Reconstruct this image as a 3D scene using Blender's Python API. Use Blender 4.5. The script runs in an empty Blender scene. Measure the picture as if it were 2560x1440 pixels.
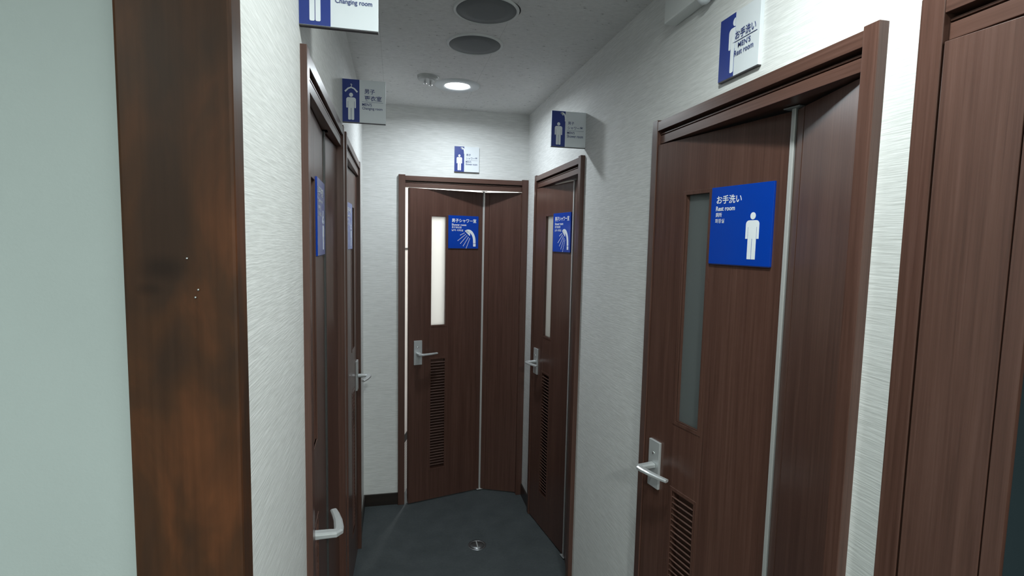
import bpy, bmesh, math, random
from mathutils import Matrix, Vector

random.seed(7)
SC = bpy.context.scene
COL = SC.collection
PI = math.pi

# ------------------------------------------------------------------ camera
CAM_H = 1.664
YAW, PITCH, ROLL, F_PX = math.radians(12.5475), 0.087072, 0.020973, 1320.33
cam_data = bpy.data.cameras.new('camera')
cam_data.sensor_width = 36.0
cam_data.lens = 36.0 * F_PX / 2560.0
cam_data.clip_start = 0.02
cam = bpy.data.objects.new('camera', cam_data)
COL.objects.link(cam)
fh = Vector((math.sin(YAW), math.cos(YAW), 0.0))
rt = Vector((math.cos(YAW), -math.sin(YAW), 0.0))
fw = (fh * math.cos(PITCH) + Vector((0, 0, -math.sin(PITCH)))).normalized()
up = rt.cross(fw).normalized()
r2 = rt * math.cos(ROLL) + up * math.sin(ROLL)
u2 = up * math.cos(ROLL) - rt * math.sin(ROLL)
cam.matrix_world = Matrix((
    (r2.x, u2.x, -fw.x, 0.0),
    (r2.y, u2.y, -fw.y, 0.0),
    (r2.z, u2.z, -fw.z, CAM_H),
    (0, 0, 0, 1)))
SC.camera = cam

# ------------------------------------------------------------------ view + world
SC.view_settings.view_transform = 'Standard'
SC.view_settings.look = 'None'
SC.view_settings.gamma = 1.0
SC.view_settings.use_curve_mapping = False
SC.view_settings.exposure = 0.0
world = bpy.data.worlds.new('world')
SC.world = world
world.use_nodes = True
world.node_tree.nodes['Background'].inputs[0].default_value = (0.75, 0.88, 0.86, 1)
world.node_tree.nodes['Background'].inputs[1].default_value = 0.0

# ------------------------------------------------------------------ room numbers (metres)
XL, XR, YB, ZC = -0.187, 0.820, 3.283, 2.456
YPOST = 0.690
WT = 0.10

# lamps: (name, x, y, z, watts, size, colour)
def area_lamp(name, loc, power, size, col, spread=150, parent=None):
    ld = bpy.data.lights.new(name, 'AREA')
    ld.shape = 'DISK'; ld.size = size; ld.energy = power; ld.color = col
    ld.spread = math.radians(spread)
    lo = bpy.data.objects.new(name, ld)
    COL.objects.link(lo)
    lo.location = loc
    return lo
COOL = (0.86, 0.95, 1.0)
L_FAR = area_lamp('lamp_light', (0.310, 2.780, ZC - 0.012), 8.3, 0.10, COOL, 168)
L_NEAR = area_lamp('lamp_light', (0.400, 0.720, ZC - 0.012), 10.6, 0.10, (0.91, 1.0, 0.98), 172)
L_FILL_BACK = area_lamp('lamp_light', (0.20, -1.25, ZC - 0.012), 62.0, 0.10, (0.92, 1.0, 0.97), 170)  # unseen lamp added behind the camera as broad fill
L_FILL_SIDE = area_lamp('lamp_light', (-1.05, -0.70, ZC - 0.012), 22.0, 0.10, (0.84, 1.0, 0.94), 170)  # unseen lamp added to light the pale wall and lift the ambient
# lamps of the rooms behind the doors, one of them added
area_lamp('room_light', (0.36, 4.15, ZC - 0.03), 14.0, 0.12, (1.0, 0.98, 0.95), 170)
area_lamp('room_light', (0.80, 3.80, ZC - 0.03), 14.0, 0.12, (1.0, 0.98, 0.95), 170)  # added so the slanting shower wall catches light
area_lamp('room_light', (1.55, 2.75, ZC - 0.03), 5.0, 0.12, (1.0, 0.97, 0.92), 170)
area_lamp('room_light', (1.75, 1.15, ZC - 0.03), 0.25, 0.12, (0.85, 0.98, 1.0), 170)

# ------------------------------------------------------------------ materials
def newmat(name):
    m = bpy.data.materials.new(name)
    m.use_nodes = True
    nt = m.node_tree
    return m, nt, nt.nodes['Principled BSDF']

def flat(name, col, rough=0.5, metal=0.0, spec=0.5):
    m, nt, b = newmat(name)
    b.inputs['Base Color'].default_value = (*col, 1)
    b.inputs['Roughness'].default_value = rough
    b.inputs['Metallic'].default_value = metal
    b.inputs['Specular IOR Level'].default_value = spec
    # faint surface unevenness so nothing is perfectly uniform
    tc = nt.nodes.new('ShaderNodeTexCoord')
    nz = nt.nodes.new('ShaderNodeTexNoise')
    nz.inputs['Scale'].default_value = 40
    mr = nt.nodes.new('ShaderNodeMapRange')
    mr.inputs['To Min'].default_value = max(0.0, rough - 0.05)
    mr.inputs['To Max'].default_value = min(1.0, rough + 0.05)
    nt.links.new(tc.outputs['Object'], nz.inputs['Vector'])
    nt.links.new(nz.outputs['Fac'], mr.inputs['Value'])
    nt.links.new(mr.outputs['Result'], b.inputs['Roughness'])
    return m

def mapped(nt, scale, loc=(0, 0, 0), src='Object'):
    tc = nt.nodes.new('ShaderNodeTexCoord')
    mp = nt.nodes.new('ShaderNodeMapping')
    mp.inputs['Scale'].default_value = scale
    mp.inputs['Location'].default_value = loc
    nt.links.new(tc.outputs[src], mp.inputs['Vector'])
    return mp.outputs['Vector']

def noise(nt, vec, scale=1.0, detail=4.0, rough=0.55, dist=0.0):
    n = nt.nodes.new('ShaderNodeTexNoise')
    n.inputs['Scale'].default_value = scale
    n.inputs['Detail'].default_value = detail
    n.inputs['Roughness'].default_value = rough
    n.inputs['Distortion'].default_value = dist
    nt.links.new(vec, n.inputs['Vector'])
    return n.outputs['Fac']

def ramp(nt, fac, stops):
    r = nt.nodes.new('ShaderNodeValToRGB')
    e = r.color_ramp.elements
    while len(e) < len(stops):
        e.new(0.5)
    for k, (p, c) in enumerate(stops):
        e[k].position = p
        e[k].color = (*c, 1) if len(c) == 3 else c
    nt.links.new(fac, r.inputs['Fac'])
    return r.outputs['Color']

def mixc(nt, fac, a, b, mode='MIX'):
    m = nt.nodes.new('ShaderNodeMix')
    m.data_type = 'RGBA'; m.blend_type = mode
    for key, val in ((0, fac), (6, a), (7, b)):
        if isinstance(val, (int, float)):
            m.inputs[key].default_value = val
        elif isinstance(val, tuple):
            m.inputs[key].default_value = (*val, 1)
        else:
            nt.links.new(val, m.inputs[key])
    return m.outputs[2]

def bump(nt, b, h, strength, dist=0.002):
    bp = nt.nodes.new('ShaderNodeBump')
    bp.inputs['Strength'].default_value = strength
    bp.inputs['Distance'].default_value = dist
    nt.links.new(h, bp.inputs['Height'])
    nt.links.new(bp.outputs['Normal'], b.inputs['Normal'])

def wallpaper():
    m, nt, b = newmat('woven_wallpaper')
    v = mapped(nt, (15, 15, 300))
    n1 = noise(nt, v, 1.0, 3, 0.6)
    v2 = mapped(nt, (26, 26, 560), (3, 1, 7))
    n2 = noise(nt, v2, 1.0, 2, 0.5)
    c1 = ramp(nt, n1, [(0.30, (0.66, 0.665, 0.645)), (0.5, (0.73, 0.735, 0.72)), (0.68, (0.80, 0.805, 0.79))])
    c2 = ramp(nt, n2, [(0.35, (0.90, 0.90, 0.90)), (0.62, (1, 1, 1))])
    c = mixc(nt, 0.8, c1, c2, 'MULTIPLY')
    nt.links.new(c, b.inputs['Base Color'])
    b.inputs['Roughness'].default_value = 0.75
    b.inputs['Specular IOR Level'].default_value = 0.25
    bump(nt, b, n1, 0.35, 0.002)
    return m

def painted(name, col, rough=0.6):
    m, nt, b = newmat(name)
    v = mapped(nt, (3, 3, 3))
    n = noise(nt, v, 1.0, 4)
    k = tuple(x * 0.93 for x in col)
    nt.links.new(ramp(nt, n, [(0.3, k), (0.7, col)]), b.inputs['Base Color'])
    b.inputs['Roughness'].default_value = rough
    n2 = noise(nt, mapped(nt, (260, 260, 260)), 1.0, 2)
    bump(nt, b, n2, 0.15, 0.001)
    return m

def veneer(name, axis='z', dark=(0.070, 0.033, 0.0235), mid=(0.102, 0.049, 0.0355), light=(0.132, 0.069, 0.053), rough=0.30):
    m, nt, b = newmat(name)
    sc = {'z': (1, 1, 0.018), 'x': (0.018, 1, 1), 'y': (1, 0.018, 1)}[axis]
    v = mapped(nt, tuple(150 * s for s in sc))
    n1 = noise(nt, v, 1.0, 6, 0.65, 0.3)
    v2 = mapped(nt, tuple(22 * s for s in sc), (5, 2, 1))
    n2 = noise(nt, v2, 1.0, 3, 0.5, 0.5)
    c1 = ramp(nt, n1, [(0.28, dark), (0.5, mid), (0.74, light)])
    c2 = ramp(nt, n2, [(0.3, (0.74, 0.70, 0.70)), (0.7, (1.0, 1.0, 1.0))])
    nt.links.new(mixc(nt, 1.0, c1, c2, 'MULTIPLY'), b.inputs['Base Color'])
    b.inputs['Roughness'].default_value = rough
    b.inputs['Specular IOR Level'].default_value = 0.5
    bump(nt, b, n1, 0.12, 0.0006)
    return m

def post_wood():
    m, nt, b = newmat('stained_post_wood')
    v = mapped(nt, (15, 15, 5.5), (0.3, 0, 0.4))
    n1 = noise(nt, v, 1.0, 4, 0.52, 0.45)
    c1 = ramp(nt, n1, [(0.32, (0.037, 0.0195, 0.0120)), (0.47, (0.056, 0.0250, 0.0125)), (0.58, (0.084, 0.0325, 0.0145)), (0.72, (0.122, 0.044, 0.0180))])
    n2 = noise(nt, mapped(nt, (120, 120, 4)), 1.0, 4, 0.6)
    c2 = ramp(nt, n2, [(0.3, (0.80, 0.80, 0.80)), (0.7, (1.05, 1.05, 1.05))])
    c = mixc(nt, 1.0, c1, c2, 'MULTIPLY')
    # knots
    KX = 0.02
    tc = nt.nodes.new('ShaderNodeTexCoord')
    for (kx, kz, r, a) in ((-0.335, 1.955, 0.016, 0.55), (-0.285, 1.625, 0.022, 0.6), (-0.30, 1.60, 0.012, 0.5), (-0.29, 1.02, 0.02, 0.45)):
        sub = nt.nodes.new('ShaderNodeVectorMath'); sub.operation = 'SUBTRACT'
        sub.inputs[1].default_value = (kx + KX, YPOST, kz)
        nt.links.new(tc.outputs['Object'], sub.inputs[0])
        mul = nt.nodes.new('ShaderNodeVectorMath'); mul.operation = 'MULTIPLY'
        mul.inputs[1].default_value = (1, 0.2, 1.7)
        nt.links.new(sub.outputs[0], mul.inputs[0])
        ln = nt.nodes.new('ShaderNodeVectorMath'); ln.operation = 'LENGTH'
        nt.links.new(mul.outputs[0], ln.inputs[0])
        mr = nt.nodes.new('ShaderNodeMapRange')
        mr.inputs['From Min'].default_value = r * 0.4
        mr.inputs['From Max'].default_value = r * 1.5
        mr.inputs['To Min'].default_value = a
        mr.inputs['To Max'].default_value = 0.0
        nt.links.new(ln.outputs['Value'], mr.inputs['Value'])
        c = mixc(nt, mr.outputs['Result'], c, (0.012, 0.007, 0.005))
    nt.links.new(c, b.inputs['Base Color'])
    b.inputs['Roughness'].default_value = 0.45
    b.inputs['Specular IOR Level'].default_value = 0.16
    n3 = noise(nt, mapped(nt, (20, 20, 5)), 1.0, 3, 0.5)
    bump(nt, b, n3, 0.12, 0.004)
    return m

def floor_mat():
    m, nt, b = newmat('slate_floor_covering')
    n1 = noise(nt, mapped(nt, (1, 1, 1)), 9.0, 5, 0.6)
    n2 = noise(nt, mapped(nt, (1, 1, 1), (4, 4, 0)), 90.0, 3, 0.6)
    c1 = ramp(nt, n1, [(0.3, (0.052, 0.062, 0.066)), (0.7, (0.074, 0.086, 0.092))])
    c2 = ramp(nt, n2, [(0.3, (0.82, 0.82, 0.82)), (0.7, (1, 1, 1))])
    nt.links.new(mixc(nt, 1.0, c1, c2, 'MULTIPLY'), b.inputs['Base Color'])
    b.inputs['Roughness'].default_value = 0.62
    b.inputs['Specular IOR Level'].default_value = 0.4
    bump(nt, b, n2, 0.2, 0.001)
    return m

def ceiling_mat():
    m, nt, b = newmat('speckled_ceiling_board')
    v = mapped(nt, (55, 90, 1))
    n1 = noise(nt, v, 1.0, 3, 0.6)
    base = ramp(nt, n1, [(0.255, (0.16, 0.16, 0.15)), (0.33, (0.66, 0.66, 0.65)), (0.6, (0.72, 0.72, 0.71)), (0.8, (0.76, 0.76, 0.75))])
    # board joints: thin lines every 0.455 m across and 0.91 m along
    tc = nt.nodes.new('ShaderNodeTexCoord')
    sx = nt.nodes.new('ShaderNodeSeparateXYZ')
    nt.links.new(tc.outputs['Object'], sx.inputs[0])
    out = base
    for ax, period, off in (('X', 0.455, -0.058), ('Y', 0.91, 2.445)):
        a = nt.nodes.new('ShaderNodeMath'); a.operation = 'SUBTRACT'; a.inputs[1].default_value = off - 50 * period
        nt.links.new(sx.outputs[ax], a.inputs[0])
        md = nt.nodes.new('ShaderNodeMath'); md.operation = 'MODULO'; md.inputs[1].default_value = period
        nt.links.new(a.outputs[0], md.inputs[0])
        lt = nt.nodes.new('ShaderNodeMath'); lt.operation = 'LESS_THAN'; lt.inputs[1].default_value = 0.0022
        nt.links.new(md.outputs[0], lt.inputs[0])
        ml = nt.nodes.new('ShaderNodeMath'); ml.operation = 'MULTIPLY'; ml.inputs[1].default_value = 0.24
        nt.links.new(lt.outputs[0], ml.inputs[0])
        out = mixc(nt, ml.outputs[0], out, (0.22, 0.22, 0.21))
    nt.links.new(out, b.inputs['Base Color'])
    b.inputs['Roughness'].default_value = 0.85
    b.inputs['Specular IOR Level'].default_value = 0.2
    bump(nt, b, n1, 0.3, 0.002)
    return m

def frosted():
    m, nt, b = newmat('frosted_glass')
    out = nt.nodes['Material Output']
    tr = nt.nodes.new('ShaderNodeBsdfTranslucent')
    tr.inputs['Color'].default_value = (0.92, 0.93, 0.92, 1)
    mx = nt.nodes.new('ShaderNodeMixShader')
    mx.inputs[0].default_value = 0.22
    b.inputs['Base Color'].default_value = (0.30, 0.33, 0.33, 1)
    b.inputs['Roughness'].default_value = 0.35
    n = noise(nt, mapped(nt, (300, 300, 300)), 1.0, 2)
    bump(nt, b, n, 0.1, 0.0005)
    nt.links.new(tr.outputs[0], mx.inputs[1])
    nt.links.new(b.outputs[0], mx.inputs[2])
    nt.links.new(mx.outputs[0], out.inputs['Surface'])
    return m

def emitter(name, col, strength):
    m, nt, b = newmat(name)
    b.inputs['Base Color'].default_value = (*col, 1)
    b.inputs['Emission Color'].default_value = (*col, 1)
    b.inputs['Emission Strength'].default_value = strength
    return m

def mosaic():
    m, nt, b = newmat('shower_wall_finish')
    tc = nt.nodes.new('ShaderNodeTexCoord')
    br = nt.nodes.new('ShaderNodeTexBrick')
    br.offset = 0.0
    br.inputs['Color1'].default_value = (0.78, 0.78, 0.75, 1)
    br.inputs['Color2'].default_value = (0.72, 0.72, 0.70, 1)
    br.inputs['Mortar'].default_value = (0.30, 0.30, 0.29, 1)
    br.inputs['Scale'].default_value = 1.0
    br.inputs['Mortar Size'].default_value = 0.0022
    br.inputs['Brick Width'].default_value = 0.017
    br.inputs['Row Height'].default_value = 0.017
    mp = nt.nodes.new('ShaderNodeMapping')
    mp.inputs['Rotation'].default_value = (PI / 2, 0, 0)
    nt.links.new(tc.outputs['Object'], mp.inputs['Vector'])
    sx = nt.nodes.new('ShaderNodeSeparateXYZ')
    cx = nt.nodes.new('ShaderNodeCombineXYZ')
    nt.links.new(tc.outputs['Object'], sx.inputs[0])
    nt.links.new(sx.outputs['Y'], cx.inputs['X'])
    nt.links.new(sx.outputs['Z'], cx.inputs['Y'])
    nt.links.new(cx.outputs[0], br.inputs['Vector'])
    nt.links.new(br.outputs['Color'], b.inputs['Base Color'])
    b.inputs['Roughness'].default_value = 0.3
    return m

M = {}
M['wallpaper'] = wallpaper()
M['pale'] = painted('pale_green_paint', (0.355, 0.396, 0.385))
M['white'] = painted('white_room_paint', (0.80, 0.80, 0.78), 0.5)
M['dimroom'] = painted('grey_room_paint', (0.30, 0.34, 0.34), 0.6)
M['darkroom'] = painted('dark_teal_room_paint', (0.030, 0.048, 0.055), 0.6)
M['wood'] = veneer('dark_veneer_upright', 'z')
M['wood_h'] = veneer('dark_veneer_lengthwise', 'x')
M['wood_slat'] = veneer('dark_veneer_slats', 'x', rough=0.62)
M['skirt'] = veneer('skirting_wood', 'x', (0.014, 0.010, 0.008), (0.022, 0.015, 0.012), (0.032, 0.022, 0.018))
M['post'] = post_wood()
M['floor'] = floor_mat()
M['ceiling'] = ceiling_mat()
M['glass'] = frosted()
M['alu'] = flat('satin_aluminium', (0.56, 0.58, 0.585), 0.32, 0.45)
M['strip'] = flat('pale_hinge_strip', (0.56, 0.56, 0.55), 0.4, 0.3)
M['shadestrip'] = flat('shaded_hinge_strip', (0.06, 0.06, 0.058), 0.4, 0.3)  # hinge strip coloured dark for the shade inside the left doors' folds
M['chrome'] = flat('chrome', (0.85, 0.86, 0.87), 0.12, 1.0)
M['steel'] = flat('dull_steel', (0.26, 0.27, 0.28), 0.32, 0.9)
M['blue'] = flat('blue_sign_face', (0.001, 0.046, 0.38), 0.2, 0.0, 0.5)
M['edge'] = flat('sign_underside_shade', (0.05, 0.045, 0.05), 0.5)  # shade under the white signs, put into a dark colour
M['blue_shade'] = flat('blue_sign_underside_shade', (0.012, 0.020, 0.085), 0.5)  # underside shade of the blue plaques, as a dark blue
M['navy'] = flat('navy_sign_band', (0.018, 0.040, 0.235), 0.4)
M['signwhite'] = flat('white_sign_face', (0.72, 0.76, 0.79), 0.4)
M['icon'] = flat('white_pictogram', (0.80, 0.84, 0.87), 0.45)
M['ink'] = flat('navy_ink', (0.04, 0.06, 0.20), 0.5)
M['plastic'] = flat('white_plastic', (0.66, 0.68, 0.67), 0.45)
M['shadeplastic'] = flat('shaded_plastic', (0.42, 0.43, 0.42), 0.4)  # sensor plastic greyed, its shade put into the colour
M['grille'] = flat('grey_perforated_metal', (0.135, 0.145, 0.150), 0.6)
M['trimring'] = flat('lamp_trim_ring', (0.62, 0.65, 0.66), 0.35)
M['black'] = flat('black_gap', (0.01, 0.01, 0.01), 0.7)
M['lens'] = emitter('lamp_lens', (0.92, 0.96, 1.0), 14.0)
M['mosaic'] = mosaic()
M['orange'] = flat('brown_ledge', (0.45, 0.22, 0.10), 0.5)
M['red'] = flat('red_bottle', (0.5, 0.05, 0.04), 0.4)

# ------------------------------------------------------------------ mesh helpers
def obj(name, bm, mat, parent=None, bevel=0.0, smooth=False, recalc=True):
    if recalc:
        bmesh.ops.recalc_face_normals(bm, faces=bm.faces[:])
    me = bpy.data.meshes.new(name)
    bm.to_mesh(me); bm.free()
    if smooth:
        for p in me.polygons: p.use_smooth = True
    mats = mat if isinstance(mat, (list, tuple)) else [mat]
    for x in mats: me.materials.append(x)
    o = bpy.data.objects.new(name, me)
    COL.objects.link(o)
    if parent is not None: o.parent = parent
    if bevel > 0:
        b = o.modifiers.new('bevel', 'BEVEL')
        b.width = bevel; b.segments = 2; b.limit_method = 'ANGLE'; b.angle_limit = math.radians(40)
    return o

def bx(bm, x0, x1, y0, y1, z0, z1, mi=0, mat=None):
    vs = [bm.verts.new((x, y, z)) for x in (x0, x1) for y in (y0, y1) for z in (z0, z1)]
    fs = [(0, 1, 3, 2), (4, 6, 7, 5), (0, 4, 5, 1), (2, 3, 7, 6), (0, 2, 6, 4), (1, 5, 7, 3)]
    out = []
    for f in fs:
        fc = bm.faces.new([vs[i] for i in f]); fc.material_index = mi; out.append(fc)
    if mat is not None:
        for v in vs: v.co = mat @ v.co
    return vs

def box(name, x0, x1, y0, y1, z0, z1, mat, parent=None, bevel=0.0):
    bm = bmesh.new(); bx(bm, x0, x1, y0, y1, z0, z1)
    return obj(name, bm, mat, parent, bevel)

def prism(bm, pts, y0, y1, mi=0):
    """polygon in x,z extruded along y (front face at y0)"""
    a = [bm.verts.new((p[0], y0, p[1])) for p in pts]
    c = [bm.verts.new((p[0], y1, p[1])) for p in pts]
    n = len(pts)
    f = bm.faces.new(a); f.material_index = mi
    f = bm.faces.new(c[::-1]); f.material_index = mi
    for i in range(n):
        j = (i + 1) % n
        f = bm.faces.new((a[i], c[i], c[j], a[j])); f.material_index = mi

def disc(bm, cx, cy, z0, z1, r, n=48, r2=None):
    """vertical-axis cylinder or ring"""
    if r2 is None:
        lo = [bm.verts.new((cx + r * math.cos(2 * PI * i / n), cy + r * math.sin(2 * PI * i / n), z0)) for i in range(n)]
        hi = [bm.verts.new((cx + r * math.cos(2 * PI * i / n), cy + r * math.sin(2 * PI * i / n), z1)) for i in range(n)]
        bm.faces.new(lo[::-1]); bm.faces.new(hi)
        for i in range(n):
            j = (i + 1) % n
            bm.faces.new((lo[i], lo[j], hi[j], hi[i]))
    else:
        rings = []
        for (rr, z) in ((r, z0), (r, z1), (r2, z1), (r2, z0)):
            rings.append([bm.verts.new((cx + rr * math.cos(2 * PI * i / n), cy + rr * math.sin(2 * PI * i / n), z)) for i in range(n)])
        for k in range(4):
            a, b = rings[k], rings[(k + 1) % 4]
            for i in range(n):
                j = (i + 1) % n
                bm.faces.new((a[i], a[j], b[j], b[i]))

def lathe(bm, prof, n=48, cx=0, cy=0):
    """prof: list of (r,z); spun round the vertical axis"""
    rings = []
    for r, z in prof:
        if r < 1e-6:
            rings.append([bm.verts.new((cx, cy, z))])
        else:
            rings.append([bm.verts.new((cx + r * math.cos(2 * PI * i / n), cy + r * math.sin(2 * PI * i / n), z)) for i in range(n)])
    for a, b in zip(rings, rings[1:]):
        for i in range(n):
            j = (i + 1) % n
            if len(a) == 1 and len(b) == 1: continue
            if len(a) == 1: bm.faces.new((a[0], b[i], b[j]))
            elif len(b) == 1: bm.faces.new((a[i], a[j], b[0]))
            else: bm.faces.new((a[i], a[j], b[j], b[i]))

def empty(name, loc, rotz=0.0):
    o = bpy.data.objects.new(name, None)
    COL.objects.link(o)
    o.location = loc; o.rotation_euler = (0, 0, rotz)
    o.empty_display_size = 0.05
    return o

def tag(o, label=None, cat=None, group=None, kind=None):
    if label: o['label'] = label
    if cat: o['category'] = cat
    if group: o['group'] = group
    if kind: o['kind'] = kind
    return o

def struct(o, label=None, cat=None):
    return tag(o, label, cat, None, 'structure')

# ------------------------------------------------------------------ shell
FR = 0.0
box_floor = box('floor', -2.3, 2.4, -3.1, 4.75, -0.08, 0.0, M['floor'])
struct(box_floor, 'dark slate-grey floor covering of the corridor', 'floor')
box_ceil = box('ceiling', -2.3, 2.4, -3.1, 4.75, ZC, ZC + 0.08, M['ceiling'])
struct(box_ceil, 'grey speckled board ceiling above the corridor', 'ceiling')

HEAD = 2.035      # top of the rough openings
def wall_with_openings(name, axis, plane, thick, a0, a1, openings, mat):
    """axis 'y': wall runs along y, occupying plane..plane+thick in x"""
    bm = bmesh.new()
    def seg(s0, s1, z0, z1):
        if s1 - s0 < 1e-4: return
        p0, p1 = sorted((plane, plane + thick))
        if axis == 'y': bx(bm, p0, p1, s0, s1, z0, z1)
        else: bx(bm, s0, s1, p0, p1, z0, z1)
    cur = a0
    for o0, o1 in sorted(openings):
        seg(cur, o0, 0, ZC)
        seg(o0, o1, HEAD, ZC)
        cur = o1
    seg(cur, a1, 0, ZC)
    o = obj(name, bm, mat)
    return struct(o)

# doors: (outer left edge .. outer right edge) measured along the wall
REST = (0.775, 1.583)
SHR = (2.252, 3.045)
THIRD = (-0.098, 0.702)
BACK = (0.020, 0.819)
CH1 = (1.165, 1.968)
CH2 = (2.052, 2.850)
E_ = 0.02
wr = wall_with_openings('wall_right', 'y', XR, WT, -3.1, YB + WT, [(a + E_, b - E_) for a, b in (REST, SHR, THIRD)], M['wallpaper'])
tag(wr, 'long right corridor wall in pale woven wallpaper', 'wall')
wb = wall_with_openings('wall_back', 'x', YB, WT, XL - WT, XR + 0.0, [(BACK[0] + E_, BACK[1] - E_)], M['wallpaper'])
tag(wb, 'end wall of the corridor in pale woven wallpaper', 'wall')
wl = wall_with_openings('wall_left', 'y', XL, -WT, YPOST + 0.03, YB, [(a + E_, b - E_) for a, b in (CH1, CH2)], M['wallpaper'])
tag(wl, 'left corridor wall in pale woven wallpaper behind the wooden post', 'wall')

# pale painted wall left of the post, facing the camera
struct(box('wall_front_left', -2.2, -0.3068, YPOST + 0.030, YPOST + 0.10, 0, ZC, M['pale']), 'smooth pale green wall at the far left', 'wall')
# the walls round the space the photographer stands in
struct(box('wall_outer_left', -2.3, -2.2, -3.0, 0.95, 0, ZC, M['pale']))
struct(box('wall_rear', -2.2, XR, -3.1, -3.0, 0, ZC, M['wallpaper']))

# rooms behind the doors
def room(name, x0, x1, y0, y1, openside, mat):
    bm = bmesh.new()
    t = 0.05
    if openside != 'x0': bx(bm, x0 - t, x0, y0 - t, y1 + t, 0, ZC)
    if openside != 'x1': bx(bm, x1, x1 + t, y0 - t, y1 + t, 0, ZC)
    if openside != 'y0': bx(bm, x0, x1, y0 - t, y0, 0, ZC)
    if openside != 'y1': bx(bm, x0, x1, y1, y1 + t, 0, ZC)
    return struct(obj(name, bm, mat))
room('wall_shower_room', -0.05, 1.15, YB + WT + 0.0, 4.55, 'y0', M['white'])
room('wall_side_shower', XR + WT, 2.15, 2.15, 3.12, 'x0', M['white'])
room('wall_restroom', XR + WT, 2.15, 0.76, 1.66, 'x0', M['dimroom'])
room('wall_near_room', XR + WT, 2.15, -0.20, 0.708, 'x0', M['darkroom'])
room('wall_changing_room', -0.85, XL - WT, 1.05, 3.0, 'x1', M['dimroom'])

# slanting side wall just inside the end shower room: white above, mosaic below
def shower_side():
    bm = bmesh.new()
    p0, p1 = Vector((0.052, 3.385)), Vector((0.165, 3.80))
    d = (p1 - p0).normalized(); nrm = Vector((-d.y, d.x))
    q0, q1 = p0 + nrm * 0.05, p1 + nrm * 0.05
    def slab(z0, z1, mi, off=0.0):
        a, b_ = p0 - nrm * off, p1 - nrm * off
        pts = [a, b_, q1, q0]
        lo = [bm.verts.new((p.x, p.y, z0)) for p in pts]
        hi = [bm.verts.new((p.x, p.y, z1)) for p in pts]
        fs = [bm.faces.new(lo), bm.faces.new(hi[::-1])]
        for i in range(4):
            j = (i + 1) % 4
            fs.append(bm.faces.new((lo[i], lo[j], hi[j], hi[i])))
        for f in fs: f.material_index = mi
    slab(0.0, 0.345, 1)
    slab(0.345, 0.395, 2, 0.004)
    slab(0.395, 1.600, 0)
    slab(1.600, 1.612, 2, 0.004)
    slab(1.612, ZC, 0)
    return struct(obj('wall_shower_side', bm, [M['white'], M['mosaic'], M['black']]))
shower_side()

# skirting boards
SK = 0.075
def skirt(name, x0, x1, y0, y1):
    o = box(name, x0, x1, y0, y1, 0, SK, M['skirt'], None, 0.001)
    return struct(o, None, None)
skirt('baseboard_back', XL, BACK[0], YB - 0.008, YB)
skirt('baseboard_right_far', XR - 0.008, XR, SHR[1], YB - 0.0)
skirt('baseboard_right_mid', XR - 0.008, XR, REST[1], SHR[0])
skirt('baseboard_right_near', XR - 0.008, XR, THIRD[1], REST[0])
skirt('baseboard_left_far', XL, XL + 0.008, CH2[1], YB - 0.008)
skirt('baseboard_left_mid', XL, XL + 0.008, CH1[1], CH2[0])
skirt('baseboard_left_near', XL, XL + 0.008, YPOST + 0.05, CH1[0])

# ------------------------------------------------------------------ wooden post
def post():
    bm = bmesh.new()
    bx(bm, -0.3068, -0.1855, YPOST, YPOST + 0.045, 0, ZC)
    o = obj('wooden_post', bm, M['post'], None, 0.004)
    # corner post body that closes the end of the left wall
    tag(o, 'wide mottled brown wooden post between the pale green wall and the wallpaper', 'post')
    for (x, z) in ((-0.2388, 1.6368), (-0.2278, 1.5996), (-0.2311, 1.5905)):
        bm = bmesh.new()
        lathe(bm, [(0, 0), (0.0012, 0), (0.0016, 0.0006), (0.0010, 0.0014), (0, 0.0016)], 10)
        for v in bm.verts: v.co = Vector((x + v.co.x, YPOST - v.co.z, z + v.co.y))
        n = obj('tack', bm, M['chrome'], o, 0, True)
    return o
post()

# ------------------------------------------------------------------ doors
DT = 0.032
ZT = 1.975
ZB = 0.008

def frame_mesh(W, stile, proud, depth=WT):
    """upright grain part: two stiles with linings"""
    bm = bmesh.new()
    top = 2.052
    for x0, x1 in ((0, stile), (W - stile, W)):
        bx(bm, x0, x1, -proud, 0.030, 0, top)
    bx(bm, 0.014, stile - 0.004, 0.030, depth, 0, 2.0)
    bx(bm, W - stile + 0.004, W - 0.014, 0.030, depth, 0, 2.0)
    return bm

def head_mesh(W, stile, proud, depth=WT, zb=1.979):
    bm = bmesh.new()
    x0, x1 = stile, W - stile
    pr = proud - 0.0012
    bx(bm, x0, x1, -pr, 0.026, 2.018, 2.046)          # upper band
    bx(bm, x0, x1, -pr * 0.45, 0.026, 2.0065, 2.0108) # thin rib
    bx(bm, x0, x1, -pr * 0.45, 0.026, zb, 2.0038)     # lower strip, set back
    bx(bm, x0, x1, 0.014, 0.026, 2.002, 2.020)        # groove bottoms
    zs = 1.984 if depth > WT else 1.997
    bx(bm, x0, x1, 0.026, depth, zs, 2.034)           # soffit lining
    return bm

def leaf_mesh(w, openings):
    """openings: list of (x0,x1,z0,z1), all sharing one x-range"""
    bm = bmesh.new()
    if not openings:
        bx(bm, 0, w, 0, DT, ZB, ZT); return bm
    x0, x1 = openings[0][0], openings[0][1]
    bx(bm, 0, x0, 0, DT, ZB, ZT)
    bx(bm, x1, w, 0, DT, ZB, ZT)
    z = ZB
    for o in sorted(openings, key=lambda q: q[2]):
        bx(bm, x0, x1, 0, DT, z, o[2]); z = o[3]
    bx(bm, x0, x1, 0, DT, z, ZT)
    return bm

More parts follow.
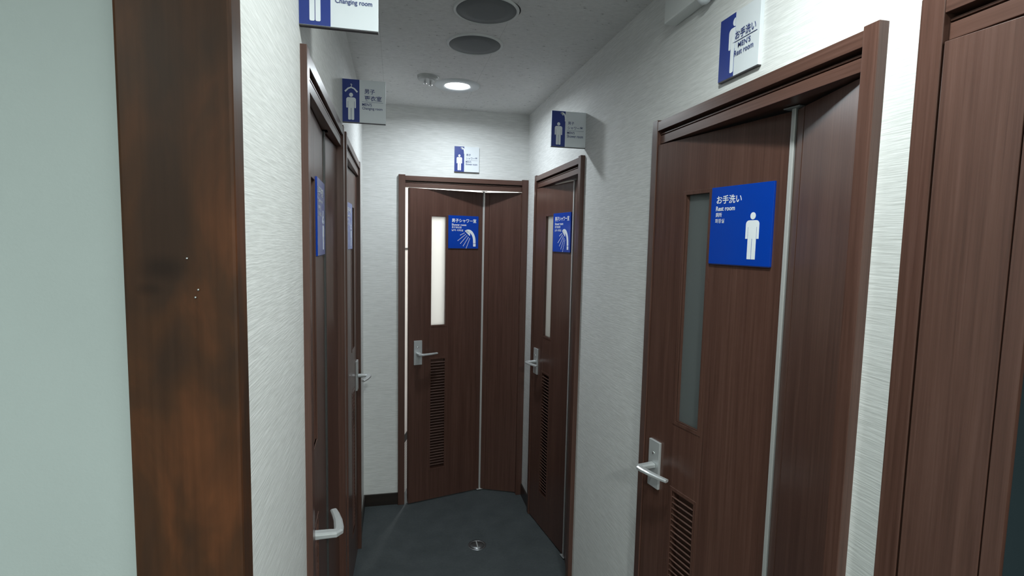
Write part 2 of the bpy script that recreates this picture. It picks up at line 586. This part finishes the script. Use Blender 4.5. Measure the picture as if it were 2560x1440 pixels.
def lever_mesh(mir):
    s = -1 if mir else 1
    # plan outline (x along the door, y out of it), swept in z
    path = [(0.0, -0.006, 0.013), (0.0, -0.040, 0.0120), (-0.001, -0.054, 0.0120), (0.006, -0.0600, 0.0120),
            (0.020, -0.0605, 0.0115), (0.055, -0.056, 0.0105), (0.085, -0.049, 0.0095), (0.112, -0.041, 0.0085)]
    bm = bmesh.new()
    rings = []
    for i, (x, y, w) in enumerate(path):
        a = path[max(0, i - 1)]; b_ = path[min(len(path) - 1, i + 1)]
        t = Vector((b_[0] - a[0], b_[1] - a[1])).normalized()
        n = Vector((-t.y, t.x))
        hz = 0.0085 - 0.0035 * i / (len(path) - 1)
        pts = [(n.x * w, n.y * w, hz * 0.55), (n.x * w * 0.55, n.y * w * 0.55, hz), (-n.x * w * 0.55, -n.y * w * 0.55, hz), (-n.x * w, -n.y * w, hz * 0.55),
               (-n.x * w, -n.y * w, -hz * 0.55), (-n.x * w * 0.55, -n.y * w * 0.55, -hz), (n.x * w * 0.55, n.y * w * 0.55, -hz), (n.x * w, n.y * w, -hz * 0.55)]
        rings.append([bm.verts.new((s * (x + p[0]), y + p[1], p[2])) for p in pts])
    for a, b_ in zip(rings, rings[1:]):
        for i in range(8):
            j = (i + 1) % 8
            bm.faces.new((a[i], a[j], b_[j], b_[i]))
    bm.faces.new(rings[0][::-1]); bm.faces.new(rings[-1])
    return bm

GX0, GX1 = 0.140, 0.234
GZ0, GZ1 = 1.135, 1.810
LZ0, LZ1 = 0.212, 0.918
DOORS = {}

def leaf_frame(p, q, mirror):
    """empty-less transform of a leaf whose front-left corner runs p -> q in door space"""
    d = Vector((q[0] - p[0], q[1] - p[1]))
    return math.atan2(d.y, d.x), d.length

def make_door(name, label, origin, rotz, W, L, H, R, mirror=False, stile=0.032, proud=0.02, small=True, lining=WT, zb=1.979, strip='strip'):
    """door space: x along the wall seen from the corridor, y into the wall, z up.
    L: handle-side corner, H: fold, R: jamb-side corner (mirrored along x when mirror)"""
    root = empty(name, origin, rotz)
    struct(root, label, 'door')
    fx = (lambda x: W - x) if mirror else (lambda x: x)
    fr = obj('door_frame', frame_mesh(W, stile, proud), M['wood'], root, 0.0012)
    obj('frame_head', head_mesh(W, stile, proud, lining, zb), M['wood_h'], root, 0.0008)
    # big leaf
    if mirror:
        a, b_ = (fx(H[0]), H[1]), (fx(L[0]), L[1])
    else:
        a, b_ = L, H
    ang, w = leaf_frame(a, b_, mirror)
    lx = (lambda x: w - x) if mirror else (lambda x: x)
    def rng(x0, x1):
        p, q = lx(x0), lx(x1)
        return (min(p, q), max(p, q))
    g0, g1 = rng(GX0, GX1)
    leaf = obj('door_leaf', leaf_mesh(w, [(g0, g1, GZ0, GZ1), (g0, g1, LZ0, LZ1)]), M['wood'], root, 0.0008)
    leaf.location = (a[0], a[1], 0); leaf.rotation_euler = (0, 0, ang)
    # glazing bead + louvre
    bm = bmesh.new()
    bw = 0.011
    for z0, z1 in ((GZ0, GZ1), (LZ0, LZ1)):
        bx(bm, g0 - bw, g0, -0.0018, 0.004, z0 - bw, z1 + bw)
        bx(bm, g1, g1 + bw, -0.0018, 0.004, z0 - bw, z1 + bw)
        bx(bm, g0, g1, -0.0018, 0.004, z1, z1 + bw)
        bx(bm, g0, g1, -0.0018, 0.004, z0 - bw, z0)
    obj('bead', bm, M['wood'], leaf, 0.0006)
    box('glass_pane', g0, g1, 0.013, 0.019, GZ0, GZ1, M['glass'], leaf)
    bm = bmesh.new()
    n = 38
    pitch = (LZ1 - LZ0 - 0.022) / n
    for i in range(n):
        zc = LZ0 + 0.004 + (i + 0.5) * pitch
        m = Matrix.Translation((0, 0.0105, zc)) @ Matrix.Rotation(math.radians(-42), 4, 'X')
        bx(bm, g0, g1, -0.0120, 0.0120, -0.0020, 0.0020, 0, m)
    bx(bm, g0, g1, 0.0265, DT - 0.001, LZ0, LZ1)
    obj('louvre_vent', bm, M['wood_slat'], leaf)
    # handle
    p0, p1 = rng(0.030, 0.082)
    pl = box('handle_plate', p0, p1, -0.009, 0.0, 0.893, 1.045, M['alu'], leaf, 0.0015)
    bm = bmesh.new()
    lathe(bm, [(0, 0), (0.0045, 0), (0.0045, 0.002), (0.003, 0.003), (0, 0.003)], 20)
    for v in bm.verts: v.co = Vector(((p0 + p1) / 2 + v.co.x, -0.009 - v.co.z, 1.005 + v.co.y))
    obj('lock_button', bm, M['chrome'], leaf, 0, True)
    lv = obj('lever_handle', lever_mesh(mirror), M['alu'], leaf, 0.0012, False)
    lv.location = ((p0 + p1) / 2, -0.004, 0.966)
    # hinge strip along the fold
    hx = lx(w)
    bm = bmesh.new()
    s = -1 if mirror else 1
    c = hx + s * 0.003
    bx(bm, c - 0.0058, c + 0.0058, -0.006, 0.004, ZB + 0.004, ZT + 0.004)
    obj('hinge_strip', bm, M[strip], leaf, 0.002)
    bm = bmesh.new()
    bx(bm, c - 0.021, c + 0.021, -0.014, 0.020, ZT + 0.004, ZT + 0.0065)
    bx(bm, c - 0.021, c + 0.021, -0.012, 0.018, ZB - 0.002, ZB + 0.001)
    obj('pivot_plate', bm, M['alu'], leaf)
    # small leaf
    if small:
        if mirror:
            a2, b2 = (fx(R[0]), R[1]), (fx(H[0]) - 0.010, H[1])
        else:
            a2, b2 = (H[0] + 0.010, H[1]), R
        ang2, w2 = leaf_frame(a2, b2, mirror)
        bm = bmesh.new()
        g = 0.032
        gx = w2 - g if mirror else g
        bx(bm, 0, gx - 0.0018, 0, DT, ZB, ZT)
        bx(bm, gx + 0.0018, w2, 0, DT, ZB, ZT)
        bx(bm, gx - 0.0018, gx + 0.0018, 0.004, DT, ZB, ZT)
        sl = obj('folding_leaf', bm, M['wood'], root, 0.0006)
        sl.location = (a2[0], a2[1], 0); sl.rotation_euler = (0, 0, ang2)
    DOORS[name] = dict(origin=Vector(origin), rot=rotz, a=a, ang=ang, w=w, lx=lx, rng=rng)
    return root

# right wall: seen from the corridor the door space x runs towards the camera
make_door('door_1', 'brown folding restroom door with a square blue sign, nearest full door on the right wall',
          (XR, REST[1], 0), -PI / 2, REST[1] - REST[0], (0.036, -0.016), (0.516, 0.068), (0.772, 0.002), lining=0.26)
make_door('door_2', 'brown folding shower door at the far end of the right wall',
          (XR, SHR[1], 0), -PI / 2, SHR[1] - SHR[0], (0.036, -0.014), (0.500, 0.056), (0.757, 0.002), lining=0.15)
make_door('door_3', 'brown folding shower door in the end wall, standing slightly open with bright gaps',
          (BACK[0], YB, 0), 0.0, BACK[1] - BACK[0], (0.064, -0.028), (0.532, 0.098), (0.764, 0.004), stile=0.040, zb=1.979)
make_door('door_4', 'first brown folding changing room door on the left wall, its lever nearest the camera',
          (XL, CH1[0], 0), PI / 2, CH1[1] - CH1[0], (0.036, 0.006), (0.512, 0.022), (0.768, 0.010), proud=0.0135, strip='shadestrip')
make_door('door_5', 'farther brown folding changing room door on the left wall beside the end wall',
          (XL, CH2[0], 0), PI / 2, CH2[1] - CH2[0], (0.036, 0.004), (0.512, 0.020), (0.764, 0.008), mirror=True, proud=0.0135, strip='shadestrip')

# the door nearest the camera on the right: only its far jamb and the narrow standing leaf show
def near_door():
    W = THIRD[1] - THIRD[0]
    root = empty('door_6', (XR, THIRD[1], 0), -PI / 2)
    struct(root, 'half-open brown door at the right edge, nearest the camera', 'door')
    obj('door_frame', frame_mesh(W, 0.038, 0.02), M['wood'], root, 0.0012)
    obj('frame_head', head_mesh(W, 0.038, 0.02), M['wood_h'], root, 0.0008)
    bm = bmesh.new()
    bx(bm, 0, 0.108, 0, DT, ZB, ZT)
    bx(bm, 0.110, 0.1335, 0.0, 0.008, ZB, ZT)
    bx(bm, 0.108, 0.110, 0.003, 0.008, ZB, ZT)
    lf = obj('door_leaf', bm, M['wood'], root, 0.001)
    lf.location = (0.042, -0.020, 0); lf.rotation_euler = (0, 0, math.radians(5))
near_door()

# ------------------------------------------------------------------ lettering + pictograms
def text_mesh(s, bold=0.0):
    cu = bpy.data.curves.new('txt', 'FONT')
    cu.body = s; cu.size = 1.0; cu.extrude = 0.0; cu.offset = bold
    cu.resolution_u = 3
    ob = bpy.data.objects.new('txt', cu)
    COL.objects.link(ob)
    dg = bpy.context.evaluated_depsgraph_get()
    dg.update()
    me = bpy.data.meshes.new_from_object(ob.evaluated_get(dg))
    bpy.data.objects.remove(ob); bpy.data.curves.remove(cu)
    return me

def lettering(bm, s, x0, zt, h=None, w=None, y=-0.001, bold=0.0):
    """put text with its box's top-left at (x0, zt); w wide and h high in metres"""
    me = text_mesh(s, bold)
    if not me.vertices: return
    xs = [v.co.x for v in me.vertices]; ys = [v.co.y for v in me.vertices]
    bw, bh = max(xs) - min(xs), max(ys) - min(ys)
    sx = (w / bw) if w else h / bh
    sy = (h / bh) if h else sx
    if not w: sx = sy
    tmp = bmesh.new(); tmp.from_mesh(me)
    vm = {}
    for v in tmp.verts:
        vm[v.index] = bm.verts.new((x0 + (v.co.x - min(xs)) * sx, y, zt - (max(ys) - v.co.y) * sy))
    for f in tmp.faces:
        try: bm.faces.new([vm[v.index] for v in f.verts])
        except ValueError: pass
    tmp.free(); bpy.data.meshes.remove(me)

def rrect(x0, x1, z0, z1, r=(0, 0, 0, 0), n=8):
    """rounded rectangle; r = radii for corners BL, BR, TR, TL"""
    pts = []
    for (cx, cz, rr, a0) in ((x0 + r[0], z0 + r[0], r[0], PI), (x1 - r[1], z0 + r[1], r[1], 1.5 * PI), (x1 - r[2], z1 - r[2], r[2], 0), (x0 + r[3], z1 - r[3], r[3], 0.5 * PI)):
        if rr <= 0: pts.append((cx, cz))
        else:
            for i in range(n + 1):
                a = a0 + (PI / 2) * i / n
                pts.append((cx + rr * math.cos(a), cz + rr * math.sin(a)))
    return pts

def poly(bm, pts, y=-0.001):
    prism(bm, pts, y, y + 0.0006)

def circle(cx, cz, rx, rz=None, n=28):
    rz = rz or rx
    return [(cx + rx * math.cos(2 * PI * i / n), cz + rz * math.sin(2 * PI * i / n)) for i in range(n)]

def man(bm, cx, zb, h, y, half=False, roundfeet=False):
    """pictogram of a standing man, total height h, feet at zb"""
    k = h
    hr = 0.071 * k
    W = 0.178 * k     # half width over the arms
    rf = 0.03 * k if roundfeet else 0.0
    aw = 0.058 * k
    gap = 0.010 * k
    def P(pts):
        if half: pts = [(min(p[0], cx), p[1]) for p in pts]
        poly(bm, pts, y)
    head = circle(cx, zb + h - hr, hr, hr * 1.08)
    P(head)
    zs = zb + 0.835 * k; za = zb + 0.44 * k; ze = zb + 0.69 * k
    # shoulders + torso down to the hips
    P(rrect(cx - W, cx + W, ze, zs, (0, 0, 0.085 * k, 0.085 * k)))
    P([(cx - W + aw + gap, ze), (cx - W + aw + gap, za), (cx + W - aw - gap, za), (cx + W - aw - gap, ze)])
    # arms
    P(rrect(cx - W, cx - W + aw, za, ze, (rf, rf, 0, 0)))
    if not half: P(rrect(cx + W - aw, cx + W, za, ze, (rf, rf, 0, 0)))
    # legs
    lw = W - aw - gap
    P(rrect(cx - lw, cx - gap * 0.7, zb, za, (rf, rf, 0, 0)))
    if not half: P(rrect(cx + gap * 0.7, cx + lw, zb, za, (rf, rf, 0, 0)))

def stroke(bm, pts, widths, y):
    """tapered ribbon through pts in the x,z plane"""
    L_, R_ = [], []
    for i, p in enumerate(pts):
        a = Vector(pts[max(0, i - 1)]); b_ = Vector(pts[min(len(pts) - 1, i + 1)])
        t = (b_ - a).normalized(); n = Vector((-t.y, t.x)) * widths[i]
        L_.append((p[0] + n.x, p[1] + n.y)); R_.append((p[0] - n.x, p[1] - n.y))
    for i in range(len(pts) - 1):
        prism(bm, [L_[i], L_[i + 1], R_[i + 1], R_[i]], y, y + 0.0006)

def hanger(bm, cx, cz, s, y):
    pts = [(cx - s, cz - 0.55 * s), (cx - 0.5 * s, cz - 0.02 * s), (cx, cz + 0.18 * s), (cx + 0.5 * s, cz - 0.02 * s), (cx + s, cz - 0.55 * s)]
    stroke(bm, pts, [0.13 * s, 0.12 * s, 0.12 * s, 0.12 * s, 0.13 * s], y)
    stroke(bm, [(cx, cz + 0.15 * s), (cx, cz + 0.42 * s), (cx + 0.12 * s, cz + 0.60 * s), (cx, cz + 0.74 * s), (cx - 0.12 * s, cz + 0.62 * s)], [0.05 * s] * 5, y)

def shower(bm, ox, oz, s, y, drops=True):
    """hand shower: ox,oz = its head centre, s = drawing width"""
    # handle: arc from the head down to the hose end
    pts, wd = [], []
    for i in range(15):
        a = math.radians(112 - 112 * i / 14)
        pts.append((ox + 0.10 * s + 0.48 * s * math.cos(a), oz - 0.60 * s + 0.78 * s * math.sin(a)))
        wd.append(0.125 * s - 0.025 * s * min(1, i / 8))
    pts.append((pts[-1][0] + 0.01 * s, pts[-1][1] - 0.12 * s)); wd.append(0.10 * s)
    stroke(bm, pts, wd, y)
    # head dome
    th = math.radians(-42)
    dome = [(0.27 * s * math.cos(a), 0.17 * s * math.sin(a)) for a in [PI * k / 12 for k in range(13)]]
    poly(bm, [(ox + p[0] * math.cos(th) - p[1] * math.sin(th), oz + p[0] * math.sin(th) + p[1] * math.cos(th)) for p in dome], y)
    ex, ez = pts[-1]
    poly(bm, rrect(ex - 0.10 * s, ex + 0.10 * s, ez - 0.24 * s, ez - 0.03 * s, (0.02 * s,) * 4, 3), y)
    if drops:
        for k in range(5):
            sx = ox - 0.20 * s + 0.105 * s * k; sz = oz + 0.05 * s - 0.095 * s * k
            a = math.radians(207 + 10.5 * k)
            for j in range(8 if k else 4):
                r0 = 0.03 * s + j * 0.105 * s
                p0 = (sx + r0 * math.cos(a), sz + r0 * math.sin(a))
                p1 = (sx + (r0 + 0.062 * s) * math.cos(a), sz + (r0 + 0.062 * s) * math.sin(a))
                stroke(bm, [p0, p1], [0.024 * s] * 2, y)

# ------------------------------------------------------------------ blue plaques on the doors
def blue_sign(door, label, lines, icon, x0=0.248):
    """plaque stuck on the big leaf of a door, 0.205 wide"""
    D = DOORS[door]
    w_, h_ = 0.203, 0.204
    zb = 1.617
    p0, p1 = D['rng'](x0, x0 + w_)
    Md = Matrix.Translation(D['origin']) @ Matrix.Rotation(D['rot'], 4, 'Z')
    Ml = Md @ Matrix.Translation((D['a'][0], D['a'][1], 0)) @ Matrix.Rotation(D['ang'], 4, 'Z')
    root = empty('door_sign', (0, 0, 0))
    root.matrix_world = Ml @ Matrix.Translation((p0, -0.0, zb))
    tag(root, label, 'sign')
    t = 0.006
    bm = bmesh.new(); bx(bm, 0, w_, -t, 0, 0, h_)
    obj('panel', bm, M['blue'], root, 0.0005)
    yy = -t - 0.0007
    bm = bmesh.new()
    for (s, lx_, zt, wd, hh, bold) in lines:
        lettering(bm, s, lx_, zt, hh, wd, yy, bold)
    obj('lettering', bm, M['icon'], root)
    bm = bmesh.new()
    icon(bm, yy)
    obj('shower_pictogram' if icon is ic_shower else 'man_pictogram', bm, M['icon'], root)
    if icon is ic_change:
        bm = bmesh.new(); hanger(bm, 0.150, 0.104, 0.026, yy)
        obj('hanger_pictogram', bm, M['icon'], root)
    box('underside_shade', 0.0006, w_ - 0.0006, -t + 0.0004, -0.0002, -0.0022, 0.0, M['blue_shade'], root)  # dark strip standing in for the plaque's shaded underside
    return root

def ic_man(bm, y): man(bm, 0.145, 0.016, 0.116, y)
def ic_shower(bm, y): shower(bm, 0.126, 0.094, 0.085, y)
def ic_change(bm, y): man(bm, 0.150, 0.014, 0.082, y)

blue_sign('door_1', 'square blue plaque with a standing man pictogram on the near right door',
          [('お手洗い', 0.020, 0.181, 0.086, 0.022, 0.015), ('Rest room', 0.019, 0.153, 0.066, 0.0125, 0.02),
           ('厕所', 0.019, 0.136, 0.022, 0.0115, 0.01), ('화장실', 0.018, 0.120, 0.032, 0.0115, 0.01)], ic_man)
for dn, lab in (('door_2', 'square blue plaque with a hand shower pictogram on the far right door'),
                ('door_3', 'square blue plaque with a hand shower pictogram on the end wall door')):
    blue_sign(dn, lab,
              [('男子シャワー室', 0.021, 0.186, 0.166, 0.025, 0.02), ('Shower room', 0.021, 0.154, 0.098, 0.0135, 0.02),
               ('男子淋浴室', 0.021, 0.137, 0.066, 0.0125, 0.01), ('남자 샤워실', 0.021, 0.119, 0.076, 0.0125, 0.01)], ic_shower)
for dn, lab in (('door_4', 'square blue plaque seen almost edge-on on the nearest left door'),
                ('door_5', 'square blue plaque seen almost edge-on on the farther left door')):
    blue_sign(dn, lab,
              [('男子更衣室', 0.020, 0.184, 0.130, 0.025, 0.02), ('Changing room', 0.020, 0.152, 0.110, 0.0135, 0.02),
               ('男更衣室', 0.020, 0.134, 0.055, 0.0125, 0.01), ('남자 탈의실', 0.020, 0.117, 0.076, 0.0125, 0.01)], ic_change)

# ------------------------------------------------------------------ white signs above the doors
SW, SH, SZ = 0.153, 0.152, 2.087
def white_sign(name, label, loc, rotz, kind, proj=False, group=None, hw=SW):
    """local x right, y away from the viewer, z up; loc = bottom-left of the front face plane"""
    root = empty(name, loc, rotz)
    tag(root, label, 'sign', group)
    t = 0.010 if not proj else 0.012
    f0 = 0.0
    bm = bmesh.new(); bx(bm, 0, hw, f0, f0 + t, 0, SH)
    obj('panel', bm, M['signwhite'], root, 0.0006)
    band = 0.392 * hw
    yy = f0 - 0.0004
    b0 = 0.0 if kind != 'rest' else 0.0
    bm = bmesh.new()
    if kind == 'rest': band = 0.405 * hw
    bx(bm, b0 + 0.0005, band, yy, f0 + 0.0002, 0.0005, SH - 0.0005)
    obj('colour_band', bm, M['navy'], root)
    yi = yy - 0.0008
    bm = bmesh.new()
    if kind == 'rest':
        man(bm, band, 0.010, 0.128, yi, half=True, roundfeet=True)
    else:
        man(bm, band * 0.51, 0.008, 0.095, yi, roundfeet=True)
    obj('man_pictogram', bm, M['icon'], root)
    bm = bmesh.new()
    if kind == 'change':
        hanger(bm, band * 0.52, 0.119, band * 0.36, yi)
        obj('hanger_pictogram', bm, M['icon'], root)
    elif kind == 'shower':
        shower(bm, band * 0.72, 0.138, 0.030, yi, False)
        obj('shower_pictogram', bm, M['icon'], root)
    else: bm.free()
    box('underside_shade', 0.0006, hw - 0.0006, f0 + 0.0006, f0 + t - 0.0006, -0.0022, 0.0, M['edge'], root)  # dark strip standing in for shade on the sign's bottom face
    bm = bmesh.new()
    tx = band + 0.10 * (hw - band)
    rw = hw - tx - 0.012
    yt = f0 - 0.0007 if kind != 'rest' else yi - 0.0004
    if kind == 'change':
        lettering(bm, '男子', tx + 0.008, 0.120, 0.0165, 0.037, yt, 0.012)
        lettering(bm, '更衣室', tx + 0.008, 0.0975, 0.0185, 0.061, yt, 0.012)
        l1, l2, zl = "MEN'S", 'Changing room', 0.0745
    elif kind == 'shower':
        lettering(bm, '男子', tx + 0.003, 0.109, 0.013, 0.028, yt, 0.008)
        lettering(bm, 'シャワー室', tx + 0.002, 0.090, 0.0145, 0.069, yt, 0.008)
        l1, l2, zl = "MEN'S", 'Shower room', 0.071
    else:
        lettering(bm, 'お手洗い', 0.065, 0.105, 0.021, 0.076, yt, 0.012)
        l1, l2, zl = "MEN'S", 'Rest room', 0.080
    bx(bm, tx - 0.001 if kind != 'rest' else 0.056, tx + rw + 0.002 if kind != 'rest' else 0.145, yt, f0, zl - 0.0004, zl + 0.0004)
    if kind == 'rest':
        yt = yi - 0.0004
        lettering(bm, l1, 0.077, zl - 0.005, 0.0125, 0.047, yt, 0.012)
        lettering(bm, l2, 0.064, zl - 0.0215, 0.013, 0.071, yt, 0.012)
    else:
        lettering(bm, l1, tx, zl - 0.004, 0.0105, 0.034, yt, 0.012)
        lettering(bm, l2, tx, zl - 0.0175, 0.0125, rw, yt, 0.012)
    obj('lettering', bm, M['ink'], root)
    return root

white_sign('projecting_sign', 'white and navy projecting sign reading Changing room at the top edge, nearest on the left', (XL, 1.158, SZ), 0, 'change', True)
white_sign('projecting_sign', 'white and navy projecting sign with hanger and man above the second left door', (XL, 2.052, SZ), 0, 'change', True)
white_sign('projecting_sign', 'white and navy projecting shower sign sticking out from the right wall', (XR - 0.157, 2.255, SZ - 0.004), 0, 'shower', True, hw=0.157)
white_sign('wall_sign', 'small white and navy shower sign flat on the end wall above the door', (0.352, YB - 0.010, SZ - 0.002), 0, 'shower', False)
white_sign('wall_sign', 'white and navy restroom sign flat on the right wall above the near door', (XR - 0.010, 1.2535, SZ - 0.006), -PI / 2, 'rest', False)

# ------------------------------------------------------------------ ceiling fittings
def downlight(x, y, label, light, group='recessed ceiling lamps'):
    root = empty('downlight', (x, y, ZC))
    tag(root, label, 'ceiling lamp', group)
    bm = bmesh.new()
    lathe(bm, [(0.115, 0.0), (0.114, -0.004), (0.106, -0.008), (0.070, -0.0075), (0.063, -0.004), (0.061, 0.0)], 64)
    obj('trim_ring', bm, M['trimring'], root, 0, True)
    bm = bmesh.new()
    lathe(bm, [(0.0, -0.0065), (0.04, -0.006), (0.0625, -0.0035), (0.0625, -0.001), (0.0, -0.001)], 64)
    obj('lens', bm, M['lens'], root, 0, True)
    light.parent = root
    light.location = (0, 0, -0.012)
downlight(0.310, 2.780, 'lit recessed round ceiling lamp near the end wall', L_FAR)
downlight(0.400, 0.720, 'lit recessed round ceiling lamp over the near part of the corridor', L_NEAR)
downlight(0.200, -1.250, 'added fill lamp in the ceiling behind the camera, out of view', L_FILL_BACK)
downlight(-1.050, -0.700, 'added fill lamp in the ceiling left of and behind the camera, out of view', L_FILL_SIDE)

def speaker(x, y, r, label, gap=False):
    root = empty('ceiling_grille', (x, y, ZC))
    tag(root, label, 'ceiling grille', 'round ceiling grilles')
    bm = bmesh.new()
    lathe(bm, [(r + 0.006, 0.0), (r + 0.005, -0.005), (r + 0.001, -0.007), (r - 0.004, -0.005), (r - 0.005, 0.0)], 64)
    obj('rim', bm, M['plastic'], root, 0, True)
    bm = bmesh.new()
    lathe(bm, [(0.0, -0.0075), (r * 0.6, -0.0065), (r - 0.003, -0.004), (r - 0.003, 0.0)], 64)
    obj('grille', bm, M['grille'], root, 0, True)
    if gap:
        bm = bmesh.new()
        n = 14
        a0, a1 = math.radians(-50), math.radians(12)
        for i in range(n):
            t0 = a0 + (a1 - a0) * i / n; t1 = a0 + (a1 - a0) * (i + 1) / n
            w0 = 0.0045 * math.sin(PI * i / n); w1 = 0.0045 * math.sin(PI * (i + 1) / n)
            ri = r + 0.006
            pts = [(ri * math.cos(t0), ri * math.sin(t0)), ((ri + w0 + .0002) * math.cos(t0), (ri + w0 + .0002) * math.sin(t0)),
                   ((ri + w1 + .0002) * math.cos(t1), (ri + w1 + .0002) * math.sin(t1)), (ri * math.cos(t1), ri * math.sin(t1))]
            bm.faces.new([bm.verts.new((p[0], p[1], -0.0006)) for p in pts])
        obj('gap', bm, M['black'], root)
speaker(0.314, 2.195, 0.108, 'farther of two round grey grilles in the ceiling')
speaker(0.306, 1.870, 0.108, 'nearer of two round grey grilles in the ceiling, gap beside its rim', True)

# small fitting beside the far lamp
root = empty('ceiling_sensor', (0.150, 2.672, ZC))
tag(root, 'small round ceiling fitting with chrome tips beside the lit lamp', 'sensor')
bm = bmesh.new()
lathe(bm, [(0.0, -0.0205), (0.036, -0.020), (0.041, -0.018), (0.0445, -0.013), (0.047, 0.0)], 48)
obj('body', bm, M['shadeplastic'], root, 0)
for (x, y, r, h) in ((-0.010, -0.006, 0.0075, 0.020), (0.017, -0.004, 0.008, 0.026)):
    bm = bmesh.new()
    lathe(bm, [(0.0, -0.020 - h), (r, -0.020 - h), (r * 1.15, -0.020 - h * 0.8), (r * 0.6, -0.020 - h * 0.6), (r * 0.8, -0.019)], 20, x, y)
    obj('chrome_tip', bm, M['chrome'], root, 0, True)
bm = bmesh.new()
lathe(bm, [(0, -0.008), (0.004, -0.006), (0.005, 0)], 16, 0.052, -0.002)
obj('chrome_screw', bm, M['chrome'], root, 0, True)

# white box on the right wall under the ceiling
root = empty('wall_unit', (XR, 1.499, 2.314), -PI / 2)
tag(root, 'white box unit high on the right wall just under the ceiling', 'wall unit')
bm = bmesh.new()
bx(bm, 0, 0.235, -0.042, 0, 0, ZC - 2.314)
obj('housing', bm, M['plastic'], root, 0.006)
bm = bmesh.new()
lathe(bm, [(0, -0.014), (0.010, -0.012), (0.016, -0.006), (0.018, 0.0)], 24, 0.185, -0.024)
obj('lamp_dome', bm, M['signwhite'], root, 0, True)

# round cover in the floor
root = empty('floor_cap', (0.443, 2.738, 0.0))
tag(root, 'small round metal cap set in the floor before the end door', 'floor cap')
bm = bmesh.new()
lathe(bm, [(0.050, 0.0), (0.049, 0.0018), (0.041, 0.0025), (0.039, 0.0012), (0.037, 0.0003)], 48)
obj('ring', bm, M['steel'], root, 0, True)
bm = bmesh.new()
lathe(bm, [(0.0375, 0.0002), (0.0365, 0.0022), (0.012, 0.0026), (0.0, 0.0026)], 48)
obj('lid', bm, M['steel'], root, 0, True)
bm = bmesh.new()
bx(bm, -0.0035, 0.0035, -0.034, 0.034, 0.002, 0.0048)
obj('handle_bar', bm, M['alu'], root, 0.0008)
